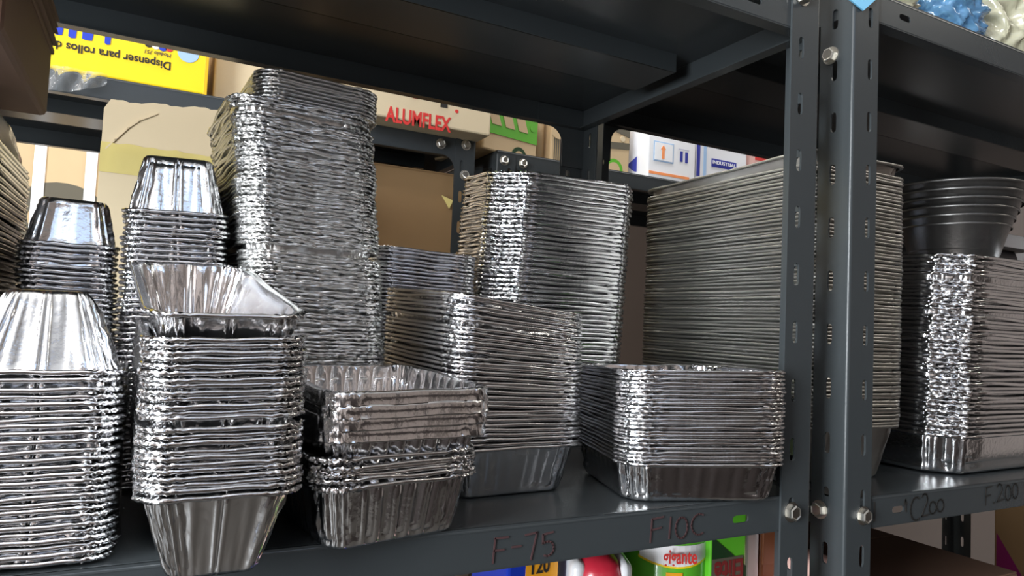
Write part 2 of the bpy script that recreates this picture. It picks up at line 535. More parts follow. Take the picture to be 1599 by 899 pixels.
# ------------------------------------------------------------------ foil pans
def pan_meshes(name, a, b, r, ins, h, rimw=0.006, bead=0.00125, hem=0.0, cut=False, flute=None, groove=False, seed=1, crumple=1.0, ms=22, mc=20, m='foil', rimcr=1.0, side_cr=0.12):
    """half sizes a, b over the rim; corner radius r; taper ins; height h. Returns meshes: whole pan, its body, its rim"""
    R = random.Random(seed)
    sides = []
    for half in (a - r, b - r):
        ps = [-1 + 2 * k / ms for k in range(ms + 1)]
        if groove and half == min(a - r, b - r):
            g = [q / half for q in (-0.0055, -0.0035, -0.002, -0.0008, 0.0008, 0.002, 0.0035, 0.0055)]
            ps = [p for p in ps if abs(p) > 0.0075 / half] + [p for p in g if abs(p) < 0.9]
        sides.append(sorted(ps))
    pts = []       # (kind, s, unit corner direction)
    for q in range(4):
        sp = sides[0] if q % 2 == 0 else sides[1]
        for p in sp:
            pts.append(('s', q, p))
        for k in range(1, mc):
            pts.append(('c', q, k / mc))
    N = len(pts)
    dirs = [((1, 0), (0, -1)), ((0, 1), (1, 0)), ((-1, 0), (0, 1)), ((0, -1), (-1, 0))]      # running direction, outward normal
    pleat = [0.0] * N
    prev = 0
    for i, (k, q, s) in enumerate(pts):
        if k == 'c':
            prev = prev * 0.35 + R.uniform(-1.5, 1.5)
            pleat[i] = max(-1.6, min(1.6, prev))
        elif abs(s) > 0.78:
            pleat[i] = R.uniform(-1.0, 1.0)
    wob = [[R.uniform(-1, 1) for _ in range(4)] for _ in range(4)]

    def ring(o):
        A, B, rr = a - o, b - o, max(r - o * 0.45, 0.004)
        out = []
        for (k, q, s) in pts:
            (dx, dy), (nx, ny) = dirs[q]
            half, dist = ((A - rr), B) if q % 2 == 0 else ((B - rr), A)
            if k == 's':
                out.append((dx * s * half + nx * dist, dy * s * half + ny * dist, nx, ny))
            else:
                (_, (mx, my)) = dirs[(q + 1) % 4]
                cx, cy = dx * half + nx * (dist - rr), dy * half + ny * (dist - rr)
                if cut:
                    ex, ey = nx * (1 - s) + mx * s, ny * (1 - s) + my * s
                    out.append((cx + ex * rr, cy + ey * rr, (nx + mx) * 0.707, (ny + my) * 0.707))
                else:
                    t = s * PI / 2
                    ex, ey = nx * math.cos(t) + mx * math.sin(t), ny * math.cos(t) + my * math.sin(t)
                    out.append((cx + ex * rr, cy + ey * rr, ex, ey))
        return out
    prof = [(rimw + ins + 0.006, 0.0, 0), (rimw + ins + 0.0006, 0.0006, 0.1), (rimw + ins - 0.0012, 0.003, 0.5)]
    for t in (0.16, 0.30, 0.44, 0.58, 0.72, 0.85, 0.96):
        prof.append((rimw + ins * (1 - t), h * t, 1.0 if t < 0.9 else 0.7))
    nb = len(prof)                      # body rows end here; the rim starts from the same row
    prof.append((rimw * 0.95, h, 0.3))
    rimz = h
    if hem:
        prof += [(rimw * 0.45, h + 0.0004, 0.2), (0.0016, h + 0.0002, 0.15), (0.0006, h - 0.0008, 0.3), (0.0008, h - hem * 0.5, 0.6), (0.0004, h - hem, 0.5), (0.0, h - hem - 0.0007, 0.4), (0.0012, h - hem - 0.0012, 0.3)]
    else:
        cz = h - bead * 0.3
        prof.append((rimw * 0.5, h + 0.0002, 0.2))
        for ang in (100, 60, 25, -10, -50, -95, -140):
            prof.append((bead - bead * math.cos(math.radians(ang)), cz + bead * math.sin(math.radians(ang)), 0.35))
    amp = 0.0011 * crumple
    verts = []
    for ri, (o, zz, wgt) in enumerate(prof):
        rg = ring(o)
        rim = ri >= nb
        for i, (x, y, nx, ny) in enumerate(rg):
            k, q, s = pts[i]
            d = 0.0
            dz = 0.0
            if k == 'c' or abs(s) > 0.78:
                if rim and cut and k == 's' and abs(s) > 0.999:
                    d = -0.0035
                elif rim:
                    d = amp * 0.55 * rimcr * R.uniform(-1, 1) * (1 if k == 'c' else 0.5)
                    dz = 0.0005 * rimcr * R.uniform(-1, 1)
                else:
                    j2 = (i + (ri % 3) - 1) % N      # pleats run slightly slanted and break along the wall
                    fan = 0.75 * pleat[i] + 0.45 * pleat[j2] + 0.25 * R.uniform(-1, 1)
                    d = amp * fan * wgt
            else:
                w = wob[q]
                wave = w[0] * math.sin(2.1 * s + w[1] * 3) + w[2] * math.sin(5 * s + w[3] * 3)
                if rim:
                    d = 0.00025 * wave * rimcr
                    dz = 0.00035 * wave * rimcr + (R.uniform(-1, 1) * 0.0006 * (side_cr if q % 2 == 0 else min(side_cr, 0.12)))
                    d += R.uniform(-1, 1) * 0.0009 * (side_cr if q % 2 == 0 else min(side_cr, 0.12))
                else:
                    d = 0.0005 * wave * wgt
                    half = (a - r) if q % 2 == 0 else (b - r)
                    if flute and zz > 0.002:
                        ph = (s * half / flute[0]) % 1.0
                        env = min(1, zz / (h * 0.18)) * min(1, (h - zz) / (h * 0.15) + 0.0)
                        d += flute[1] * max(0, env) * (1 if 0.25 < ph < 0.75 else -0.2)
                    if groove and ((q % 2 == 0) == (a < b)):
                        u = s * half
                        env = min(1, zz / (h * 0.1)) if zz > 0.0004 else 0
                        if abs(u) < 0.0012:
                            d -= 0.0012 * env
                        elif abs(u) < 0.0025:
                            d += 0.0016 * env
                        elif abs(u) < 0.004:
                            d += 0.0005 * env
                        dd = abs(u) / half            # fan creases between groove and corner
                        d += 0.0006 * math.sin(dd * 17 + zz * 90) * wgt * (1 if dd > 0.45 else 0)
            verts.append((x + nx * d, y + ny * d, zz + dz))
    c0 = len(verts)
    verts.append((0, 0, 0.0003))
    fb, fr_ = [], []
    for ri in range(len(prof) - 1):
        tgt = fb if ri < nb else fr_
        for i in range(N):
            j = (i + 1) % N
            tgt.append((ri * N + i, ri * N + j, (ri + 1) * N + j, (ri + 1) * N + i))
    fb += [(c0, (i + 1) % N, i) for i in range(N)]

    def sub(fs, nm):
        used = sorted({i for f in fs for i in f})
        mp = {v: k for k, v in enumerate(used)}
        me = mesh(nm, [verts[i] for i in used], [tuple(mp[i] for i in f) for f in fs], True)
        me.materials.append(MATS[m])
        return me
    return sub(fb + fr_, name), sub(fb, 'tray_body'), sub(fr_, 'rim')


def pan_kind(name, nvar=3, **kw):
    s = kw.pop('seed', 1)
    return dict(name=name, h=kw['h'], var=[pan_meshes(name, seed=s * 97 + i, **kw) for i in range(nvar)])


PAN_COUNT = [0]


def put_pan(K, x, y, zrim, th, tx, ty, inv, label, category, group=None, parts=False, vi=None, flip=None):
    full, body, rim = K['var'][RND.randrange(len(K['var'])) if vi is None else vi % len(K['var'])]
    n = Vector((-tx, -ty, 1)).normalized()
    ex = Vector((1, 0, tx)).normalized()
    ex = (ex - n * ex.dot(n)).normalized()
    ey = n.cross(ex)
    T = Matrix(((ex.x, ey.x, n.x, x), (ex.y, ey.y, n.y, y), (ex.z, ey.z, n.z, zrim), (0, 0, 0, 1)))
    f = (RND.random() < 0.5) if flip is None else flip
    M = T @ Matrix.Rotation(th + (PI if f else 0), 4, 'Z')
    if inv:
        M = M @ Matrix.Rotation(PI, 4, 'X')
    M = M @ Matrix.Translation((0, 0, -K['h']))
    if parts:
        o = bpy.data.objects.new(K['name'], None)
        o.empty_display_size = 0.02
        col.objects.link(o)
        obj('tray_body', body, None, o)
        obj('rim', rim, None, o)
    else:
        o = obj(K['name'], full)
    o.matrix_world = M
    o['label'], o['category'] = label, category
    if group:
        o['group'] = group
    PAN_COUNT[0] += 1
    return o


def stack(K, cx, cy, th, z0, z1, n, where, kind='foil pan', lean=(0, 0), tilt=(0, 0), tilt0=(0, 0), inv=False, jit=0.0006, jz=0.0004, jth=0.5, breaks=(), adj='silver', top=None, bottom=None, jt=0.004, curve=1.0, top_off=0):
    """n pans nested from rim height z0 up to z1; breaks: (fraction, dx, dy, gap) shift everything above"""
    grp = '%s %s' % (kind + 's', where)
    gaps = sum(b[3] for b in breaks)
    for i in range(n):
        t = i / (n - 1)
        dx = dy = dz = 0
        for (bf, bx, by, bg) in breaks:
            if t >= bf:
                dx, dy, dz = dx + bx, dy + by, dz + bg
        tt = t ** curve
        zz = z0 + (z1 - z0 - gaps) * t + dz + RND.uniform(-jz, jz)
        nb_ = sum(1 for b in breaks if t >= b[0])
        d = n - 1 - i
        ORD = ('', 'second', 'third', 'fourth', 'fifth', 'sixth')
        if top_off is not None and 1 <= d + top_off <= 5:
            mid = ORD[d + top_off] + ' from the top'
        elif bottom and 1 <= i <= 5:
            mid = ORD[i] + ' from the bottom'
        elif breaks:
            mid = ', %s bundle,' % ('lowest' if nb_ == 0 else 'top' if nb_ == len(breaks) else ORD[nb_] + ' lowest')
        else:
            mid = 'nested'
        words = ('%s %s %s %s' % (adj, kind, mid, where)).replace(' ,', ',').split()
        if len(words) > 16:
            words = words[1:]
        lab = ' '.join(words)
        parts = False
        g = grp
        if i == n - 1 and top:
            lab, parts, g = top, True, None
        if i == 0 and bottom:
            lab, parts, g = bottom, True, None
        put_pan(K, cx + lean[0] * tt + dx + RND.uniform(-jit, jit), cy + lean[1] * tt + dy + RND.uniform(-jit, jit), zz,
                math.radians(th + RND.uniform(-jth, jth)), tilt0[0] * (1 - t) + tilt[0] * tt + RND.uniform(-jt, jt), tilt0[1] * (1 - t) + tilt[1] * tt + RND.uniform(-jt, jt), inv, lab, kind.split()[-1] if kind.split()[-1] != 'pan' else 'foil pan', g, parts)


LOAF = dict(r=0.015, rimw=0.005, bead=0.0014, groove=True, crumple=1.6)
# front edge, left: upturned loaf pans
K1 = pan_kind('foil_loaf_pan', a=0.040, b=0.090, ins=0.0170, h=0.044, seed=1, **LOAF)
stack(K1, -0.6115, 0.0955, 1.0, 0.003, 0.0965, 26, 'in the upturned stack at the shelf front edge', 'foil loaf pan', lean=(-0.0015, 0), tilt=(0.012, -0.03), inv=True, breaks=((0.62, 0.001, 0, 0.002), (0.93, -0.001, 0, 0.0015)),
      top='upturned silver foil loaf pan topping the stack at the shelf front edge', bottom='lowest upturned foil loaf pan of the front edge stack, resting on the shelf')
# front edge: upright loaf pans, the top one tipped forward
K2 = pan_kind('foil_loaf_pan', a=0.0392, b=0.098, ins=0.0135, h=0.0445, seed=2, **LOAF)
stack(K2, -0.5272, 0.0475, 1.7, 0.0450, 0.1250, 24, 'in the upright stack overhanging the shelf front edge', 'foil loaf pan', top_off=1, lean=(-0.0035, -0.003), tilt=(0.03, 0.035), breaks=((0.45, 0.001, 0.002, 0.002),),
      bottom='lowest upright foil loaf pan, its bare tapered end overhanging the shelf edge')
put_pan(K2, -0.5325, 0.0450, 0.1505, math.radians(3.5), 0.012, 0.185, False, 'open silver foil loaf pan tipped forward on top of the upright stack', 'foil pan', None, True, 1)
# behind them: two dark looking upturned stacks
K3 = pan_kind('foil_loaf_pan', a=0.0335, b=0.080, ins=0.0080, h=0.037, seed=3, r=0.013, rimw=0.0035, bead=0.0014, groove=False)
stack(K3, -0.6165, 0.282, 4.0, 0.003, 0.180, 44, 'in the upturned stack before the white strips', 'foil loaf pan', lean=(-0.0085, 0), inv=True, jit=0.001,
      top='upturned foil loaf pan with a smooth end, topping the stack before the white strips')
K4 = pan_kind('foil_loaf_pan', a=0.0372, b=0.080, ins=0.0095, h=0.045, seed=4, r=0.013, rimw=0.004, bead=0.0014, groove=True)
stack(K4, -0.5440, 0.243, -3.0, 0.003, 0.2085, 50, 'in the upturned stack before the taped carton', 'foil loaf pan', inv=True, tilt=(0.03, 0.01), jit=0.001,
      top='upturned foil loaf pan with a grooved end, topping the stack before the taped carton')
K0 = pan_kind('foil_loaf_pan', a=0.036, b=0.080, ins=0.012, h=0.04, seed=5, r=0.013, rimw=0.004, bead=0.0014)
stack(K0, -0.6930, 0.2330, 0.0, 0.003, 0.246, 60, 'in the stack under the dark kraft box', 'foil loaf pan', inv=True, jit=0.0012, lean=(-0.004, 0))
# tall leaning stack of shallow trays
K5 = pan_kind('foil_tray', 4, a=0.0570, b=0.0725, r=0.0215, ins=0.007, h=0.030, rimw=0.006, bead=0.00125, seed=6, rimcr=2.0, side_cr=1.0, m='foil_soft')
K5b = pan_kind('foil_tray', 3, a=0.0535, b=0.0725, r=0.0215, ins=0.007, h=0.030, rimw=0.006, bead=0.00125, seed=16, rimcr=1.2, m='foil_soft')
stack(K5, -0.4380, 0.2175, 3.5, 0.0315, 0.2995, 92, 'in the tall leaning stack', 'foil tray', top_off=None, lean=(-0.026, 0), tilt=(-0.016, -0.028), jit=0.0009, jth=0.9, jt=0.008, curve=1.6,
      breaks=((0.585, -0.001, 0.0, 0.004), (0.80, 0.002, 0, 0.002), (0.97, -0.002, -0.001, 0.003)), top='foil tray with a broad shiny rim topping the tall leaning stack', bottom='lowest foil tray of the tall leaning stack')
stack(K5b, -0.4480, 0.2440, 3.5, 0.3090, 0.3325, 9, 'in the loose bundle set back on the tall stack', 'foil tray', tilt=(-0.016, -0.02), tilt0=(-0.016, -0.025), jit=0.0006)
# stack between the tall one and the cut-corner pans
K6 = pan_kind('foil_tray', 2, a=0.055, b=0.05, r=0.019, ins=0.007, h=0.030, rimw=0.005, bead=0.0015, seed=7)
stack(K6, -0.3150, 0.2850, -3.0, 0.0315, 0.2035, 48, 'in the stack beside the cut-corner pans', 'foil tray', tilt=(-0.035, -0.02), jit=0.0008)
# tray stack in the middle
K8 = pan_kind('foil_tray', 4, a=0.0632, b=0.0830, r=0.0200, ins=0.0095, h=0.0400, rimw=0.0055, bead=0.0015, seed=8, flute=(0.011, 0.0005), crumple=1.3)
stack(K8, -0.3019, 0.1411, 2.1, 0.0400, 0.1545, 32, 'in the middle stack with one sagging rim', 'foil tray', lean=(-0.0012, 0.0008), tilt=(-0.100, 0.042), jit=0.0007, jt=0.006, breaks=((0.82, 0, 0, 0.0025),),
      top='foil tray topping the middle stack, tilted down to one side', bottom='lowest foil tray of the middle stack, its plain side wall showing above the shelf')
# fluted pans with deep rims
K9 = pan_kind('fluted_foil_pan', 3, a=0.0550, b=0.0650, r=0.0170, ins=0.0075, h=0.0385, rimw=0.0055, bead=0.0014, seed=9, flute=(0.0125, 0.0021), crumple=1.3, rimcr=2.0, ms=40)
stack(K9, -0.4305, 0.0445, 9.5, 0.0385, 0.0545, 6, 'with thin rims in the short stack', 'fluted foil pan', top_off=None, tilt=(0.0, 0.01), jit=0.0012, jt=0.02, jth=1.5,
      bottom='lowest fluted foil pan of the short stack, its ribbed end overhanging the shelf edge')
K9b = pan_kind('fluted_foil_pan', 3, a=0.0565, b=0.0640, r=0.0150, ins=0.0075, h=0.0385, rimw=0.0060, hem=0.0072, seed=10, flute=(0.0125, 0.0021), crumple=1.3, rimcr=1.2, ms=40)
stack(K9b, -0.4252, 0.0395, 7.5, 0.0730, 0.0955, 4, 'with deep folded rims in the short stack', 'fluted foil pan', tilt=(0.01, 0.045), tilt0=(0.0, 0.02), jit=0.0008, jt=0.006,
      top='open fluted foil pan with a deep folded rim topping the short stack')
# loaf-shaped pans beside the post
K10 = pan_kind('foil_tray', 3, a=0.0740, b=0.0690, r=0.0235, ins=0.0055, h=0.0310, rimw=0.0045, bead=0.0014, seed=12, flute=(0.0125, 0.0012), crumple=1.6)
stack(K10, -0.1446, 0.0640, -15.5, 0.0316, 0.1030, 24, 'in the neat stack beside the slotted post', 'foil tray', tilt=(0.012, -0.030), jit=0.0005, jt=0.003,
      top='open foil tray topping the neat stack beside the slotted post', bottom='lowest foil tray beside the slotted post, its ribbed wall showing above the shelf')
# cut-corner pans
K7 = pan_kind('cut_corner_foil_pan', 4, a=0.1010, b=0.0660, r=0.0340, ins=0.008, h=0.040, rimw=0.006, bead=0.0021, cut=True, seed=13, crumple=1.2, rimcr=1.6)
stack(K7, -0.1580, 0.3030, 2.0, 0.0410, 0.3055, 54, 'in the tall stack with folded corners', 'cut-corner foil pan', lean=(0.013, 0), tilt=(0.020, 0.045), tilt0=(-0.03, 0.02), jit=0.0010, breaks=((0.17, 0.0035, 0, 0.001), (0.72, 0, 0, 0.001), (0.88, 0.0005, 0, 0.001)),
      top='cut-corner foil pan topping the tall stack with folded corners')
# long roasting pans in the next bay
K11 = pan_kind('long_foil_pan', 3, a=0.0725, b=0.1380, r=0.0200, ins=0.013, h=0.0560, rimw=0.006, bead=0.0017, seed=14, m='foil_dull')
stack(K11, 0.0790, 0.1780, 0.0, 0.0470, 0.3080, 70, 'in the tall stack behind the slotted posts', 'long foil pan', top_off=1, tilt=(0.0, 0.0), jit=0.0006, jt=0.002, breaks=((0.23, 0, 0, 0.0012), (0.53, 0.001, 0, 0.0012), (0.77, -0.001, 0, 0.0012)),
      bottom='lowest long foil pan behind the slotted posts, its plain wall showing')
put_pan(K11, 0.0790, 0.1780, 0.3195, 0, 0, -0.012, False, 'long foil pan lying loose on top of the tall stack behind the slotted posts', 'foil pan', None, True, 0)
# big cut-corner roasting pans over the marker writing
K12 = pan_kind('roasting_foil_pan', 3, a=0.1500, b=0.1000, r=0.0330, ins=0.006, h=0.0430, rimw=0.006, bead=0.0020, cut=True, seed=15, crumple=1.4, rimcr=2.0)
stack(K12, 0.3450, 0.1240, 1.5, 0.0360, 0.2370, 38, 'in the broad stack above the black marker writing', 'roasting foil pan', lean=(0.004, -0.004), tilt=(0.005, 0.045), jit=0.0012, jt=0.006,
      breaks=((0.16, 0.001, 0, 0.0025), (0.33, -0.001, 0.001, 0.003), (0.55, 0.001, 0, 0.003), (0.70, 0.0, 0, 0.003), (0.88, 0.001, 0, 0.004)),
      top='roasting foil pan topping the broad stack above the black marker writing', bottom='lowest roasting foil pan, its plain wall resting above the black marker writing')
# round pans, their shade put into a darkened foil colour
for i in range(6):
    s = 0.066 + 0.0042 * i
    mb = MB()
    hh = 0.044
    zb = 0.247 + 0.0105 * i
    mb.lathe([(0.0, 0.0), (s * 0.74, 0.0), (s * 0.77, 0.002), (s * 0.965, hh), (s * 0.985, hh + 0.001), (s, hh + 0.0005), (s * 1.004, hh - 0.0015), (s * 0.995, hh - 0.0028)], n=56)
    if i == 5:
        lab, g = 'widest shade-darkened round foil pan topping the stack of round pans', None
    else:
        lab, g = 'shade-darkened round foil pan nested in the stack of round pans', 'round pans nested on the broad pan stack'
    o = mb.build('round_foil_pan', 'foil_shaded', None, True)
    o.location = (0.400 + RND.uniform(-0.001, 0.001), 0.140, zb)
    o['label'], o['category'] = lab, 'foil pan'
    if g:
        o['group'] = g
# dark baking tin and white pack behind the round pans
t = thing('baking_tin', 'black speckled baking tin beside the round pans', 'baking tin', (0.60, 0.30, -0.009))
MB().box(-0.09, 0.09, -0.10, 0.10, 0.0, 0.30, 0.012).build('tin_body', 'black_plastic', t)
MB().box(-0.094, 0.094, -0.104, 0.104, 0.297, 0.303, 0.002).build('rim', 'black_plastic', t)
t = thing('paper_pack', 'white paper pack beyond the black baking tin', 'paper pack', (0.79, 0.34, -0.009))
MB().box(-0.075, 0.075, -0.08, 0.08, 0.0, 0.345, 0.01).build('pack_body', 'white', t)
MB().box(-0.0755, 0.0755, -0.0805, 0.0805, 0.10, 0.13, 0.002).build('band', 'sky_blue', t)


# ------------------------------------------------------------------ dark kraft box and lids at the top left
p = atY(73, 183, 0.26)
pt = atY(73, 76, 0.26)
t = thing('kraft_box', 'dark brown kraft box standing on the foil pans under the kraft trays', 'box', (p.x, 0.26, p.z), 0)
hb = pt.z - p.z
MB().box(-0.13, 0.0, -0.20, 0.0, 0.0, hb, 0.004).build('box_body', 'kraft_dark', t)
MB().box(-0.132, 0.0015, -0.202, 0.0015, hb - 0.004, hb + 0.0005, 0.001).build('folded_edge', 'kraft_dark', t)
pk = atY(88, 72, 0.26)
for i in range(6):
    mb = MB()
    zz = p.z + hb + 0.0012 + i * 0.0052
    x1 = pk.x + RND.uniform(-0.001, 0.001)
    ln = []
    for (o, dz) in ((0.016, -0.0005), (0.010, 0.0), (0.0, 0.0022), (0.0, 0.003), (0.010, 0.001), (0.016, 0.0005)):
        ln.append((o, dz))
    vs, fs = [], []
    for (o, dz) in ln:
        vs += [(-0.15 + o, 0.05 + o, dz), (-o, 0.05 + o, dz), (-o, 0.26 - o, dz), (-0.15 + o, 0.26 - o, dz)]
    for r_ in range(5):
        fs += [(r_ * 4 + k, r_ * 4 + (k + 1) % 4, r_ * 4 + 4 + (k + 1) % 4, r_ * 4 + 4 + k) for k in range(4)]
    fs += [(3, 2, 1, 0), (20, 21, 22, 23)]
    mb.add(vs, fs)
    o = mb.build('kraft_tray', 'kraft_dark')
    o.location = (x1, 0.0, zz)
    o['label'], o['category'], o['group'] = 'dark brown kraft tray in the pile on the kraft box', 'tray', 'kraft trays piled on the kraft box'


# ------------------------------------------------------------------ cartons and packs behind
def carton(name, label, x0, x1, y0, y1, z0, z1, m, cat='carton', rotz=0.0, seam=True):
    t = thing(name, label, cat, ((x0 + x1) / 2, y0, z0), rotz)
    hx = (x1 - x0) / 2
    MB().box(-hx, hx, 0, y1 - y0, 0, z1 - z0, 0.003).build('carton_body', m, t)
    if seam:
        mb = MB()
        D = y1 - y0
        mb.box(-hx + 0.002, hx - 0.002, 0.001, D / 2 - 0.0007, z1 - z0 - 0.0005, z1 - z0 + 0.002, 0.0006)
        mb.build('flap', m, t)
        MB().box(-hx + 0.002, hx - 0.002, D / 2 + 0.0007, D - 0.001, z1 - z0 - 0.0005, z1 - z0 + 0.002, 0.0006).build('flap', m, t)
    return t


def face(t, x, z, flip=False):
    """frame on the front face of a carton, x and z measured from its base centre"""
    if flip:
        return frame((x, -0.0006, z), (-1, 0, 0), (0, 0, -1), (0, -1, 0))
    return frame((x, -0.0006, z), (1, 0, 0), (0, 0, 1), (0, -1, 0))


def patch(t, name, pts, m, lift=0.0008):
    """flat printed shape on the front face: polygon in (x, z)"""
    n = len(pts)
    vs = [(x, -0.0003, z) for x, z in pts] + [(x, -lift, z) for x, z in pts]
    fs = [tuple(range(n)), tuple(range(2 * n - 1, n - 1, -1))] + [(k, (k + 1) % n, n + (k + 1) % n, n + k) for k in range(n)]
    return MB().add(vs, fs).build(name, m, t)


def disc(cx, cz, r, n=24, a0=0, a1=360, r2=None):
    return [(cx + r * math.cos(math.radians(a0 + (a1 - a0) * k / n)), cz + r * math.sin(math.radians(a0 + (a1 - a0) * k / n))) for k in range(n + (0 if a1 - a0 == 360 else 1))]


# yellow dispenser box, upside down
Yf = 0.627
pr, pl = atY(322, 148, Yf), atY(75, 110, Yf)
zb = 0.4335
yb = carton('dispenser_box', 'yellow dispenser box lying upside down on the shelf behind', -0.86, pr.x, Yf, 0.80, zb, zb + 0.115, 'yellow', 'box', seam=False)
dz_y = zb
ox = (-0.86 + pr.x) / 2


def L(px, py, Y=Yf, o=None, zb_=None):
    q = atY(px, py, Y)
    return q.x - (ox if o is None else o), q.z - (zb if zb_ is None else zb_)


d0 = L(268, 96)
text('print_text', 'Dispenser para rollos de cocina', 0.0150, face(yb, d0[0], d0[1] - 0.002, True), 'ink_black', yb, bold=0.0003, sx=0.93)
d1 = L(268, 84)
text('print_text', 'Modelo 751', 0.0075, face(yb, d1[0], d1[1] - 0.001, True), 'ink_grey', yb, sx=0.9, shear=0.2)
for (px, py, wx, wz) in ((92, 50, 0.012, 0.008), (114, 54, 0.010, 0.010), (138, 60, 0.014, 0.006), (169, 65, 0.008, 0.009)):
    c = L(px, py)
    patch(yb, 'blue_lettering', [(c[0] - wx / 2, c[1] + 0.02), (c[0] - wx * 0.5, c[1] - wz * 0.3), (c[0] - wx * 0.2, c[1] - wz * 0.5), (c[0] + wx * 0.3, c[1] - wz * 0.4), (c[0] + wx / 2, c[1] + 0.02)], 'ink_blue')
for (px, py, mm) in ((232, 73, 'ink_black'), (243, 76, 'white'), (254, 79, 'ink_blue'), (264, 80, 'ink_red')):
    c = L(px, py)
    patch(yb, 'colour_mark', disc(c[0], c[1] + 0.004, 0.005, 14), mm)
c = L(294, 86)
patch(yb, 'pale_picture', disc(c[0], c[1] + 0.003, 0.0135, 24), 'sky_blue')
MB().box(pr.x - ox - 0.004, pr.x - ox + 0.0005, -0.0006, 0.23, 0.0, 0.115, 0.0005).build('side_edge', 'yellow_edge', yb)
# beige carton beside it
cb = carton('carton', 'plain beige carton between the yellow box and the red lettered carton', -0.500, -0.335, 0.66, 0.92, 0.4335, 0.58, 'kraft_pale')
MB().box(-0.012, 0.012, -0.0012, 0.262, 0.12, 0.1475, 0.0004).build('tape', 'tape', cb)
# red lettered carton
Ya = 0.575
pr = atY(766, 205, Ya)
ca = carton('carton', 'pale carton with red lettering overhanging the blue-grey shelf', -0.322, pr.x, Ya, 0.82, 0.4335, 0.56, 'kraft_pale')
oa = (-0.322 + pr.x) / 2
a0, a1 = atY(602, 188, Ya), atY(707, 197, Ya)
text('print_text', 'ALUMFLEX', 0.0315, face(ca, a0.x - oa, a0.z - 0.4335, False), 'ink_red', ca, bold=0.0009, sx=(a1.x - a0.x) / 0.158)
q = atY(713, 174, Ya)
patch(ca, 'registered_mark', disc(q.x - oa, q.z - 0.4335, 0.0028, 14), 'ink_red')
for px in (649, 676):
    q = atY(px, 154, Ya)
    x, zz = q.x - oa, q.z - 0.4335
    for (x0_, x1_, z0_, z1_) in ((x - 0.005, x + 0.005, zz, zz + 0.0015), (x - 0.005, x - 0.0035, zz, zz + 0.03), (x + 0.0035, x + 0.005, zz, zz + 0.03)):
        patch(ca, 'red_outline', [(x0_, z0_), (x1_, z0_), (x1_, z1_), (x0_, z1_)], 'ink_red')
q = atY(693, 168, Ya)
x, zz = q.x - oa, q.z - 0.4335
patch(ca, 'black_symbol', [(x - 0.006, zz), (x + 0.006, zz), (x + 0.004, zz + 0.03), (x - 0.004, zz + 0.03)], 'ink_black')
# folded carton standing upright in the gap, with tape
Yt = 0.50
pl, pr = atY(160, 200, Yt), atY(362, 200, Yt)
N = 22
vs, fs = [], []
for yy in (0.0, 0.05):
    for k in range(N + 1):
        x = pl.x + (pr.x - pl.x) * k / N
        vs.append((x, Yt + yy, -1.2))
        s = k / N
        ztop = 0.372 + 0.012 * s - (0.010 if k == 0 else 0) + 0.0012 * math.sin(k * 0.9) + 0.0006 * math.sin(k * 2.7)
        vs.append((x, Yt + yy, ztop))
n2 = 2 * (N + 1)
for k in range(N):
    fs += [(2 * k, 2 * k + 2, 2 * k + 3, 2 * k + 1), (n2 + 2 * k + 2, n2 + 2 * k, n2 + 2 * k + 1, n2 + 2 * k + 3), (2 * k + 1, 2 * k + 3, n2 + 2 * k + 3, n2 + 2 * k + 1), (2 * k, n2 + 2 * k, n2 + 2 * k + 2, 2 * k + 2)]
fs += [(0, 1, n2 + 1, n2), (2 * N, n2 + 2 * N, n2 + 2 * N + 1, 2 * N + 1)]
tc_ = thing('taped_carton', 'folded kraft carton with a strip of yellowed tape, standing behind the loaf pans', 'carton')
MB().add(vs, fs).build('carton_body', 'kraft_pale', tc_)
ta, tb = atY(162, 221, Yt), atY(162, 268, Yt)
mb = MB()
M2 = 16
vs, fs = [], []
for k in range(M2 + 1):
    x = pl.x - 0.0005 + (pr.x - pl.x + 0.001) * k / M2
    wv = 0.0009 * math.sin(k * 2.3) + 0.0005 * math.sin(k * 5.1)
    for (zz, yy) in ((tb.z, -0.0008), ((ta.z + tb.z) / 2, -0.0016 - abs(wv)), (ta.z + wv, -0.0009 - abs(wv))):
        vs.append((x, Yt + yy, zz))
for k in range(M2):
    for j in range(2):
        fs.append((k * 3 + j, k * 3 + 3 + j, k * 3 + 4 + j, k * 3 + 1 + j))
MB().add(vs, fs).build('tape', 'tape', tc_, True)
MC = frame((0, Yt - 0.0004, 0), (1, 0, 0), (0, 0, 1), (0, -1, 0))
cr = [atY(px, py, Yt) for px, py in ((165, 232), (180, 218), (200, 200), (218, 188), (245, 178))]
MB().ribbon([(q.x, q.z) for q in cr], 0.0016, MC, 0.0010).build('crease', 'kraft_pale', tc_)
# carton with white strips, at the back of the unit behind
Ys = 1.45
pa, pb = atY(20, 240, Ys), atY(230, 250, Ys)
cs = carton('carton', 'glossy kraft carton with white strips and a dark oval print', pa.x, pb.x, Ys, 1.75, -0.097, 0.62, 'kraft', seam=False)
c2 = carton('carton', 'kraft carton on the floor under the carton with white strips', pa.x, pb.x, Ys, 1.75, -1.20, -0.10, 'kraft')
MB().box(-0.03, 0.03, -0.001, 0.3, 0.5, 0.56, 0.0004).build('tape', 'tape', c2)
os_ = (pa.x + pb.x) / 2
for px in (62, 143):
    q = atY(px, 260, Ys)
    mb = MB().box(q.x - os_ - 0.0115, q.x - os_ + 0.0115, -0.004, 0.0, 0.02, 0.718, 0.0008)
    mb.build('white_strip', 'white', cs)
q = atY(92, 345, Ys)
patch(cs, 'dark_print', [(q.x - os_ + 0.100 * math.cos(a), q.z + 0.10 + 0.085 * math.sin(a)) for a in [2 * PI * k / 30 for k in range(30)]], 'ink_grey')
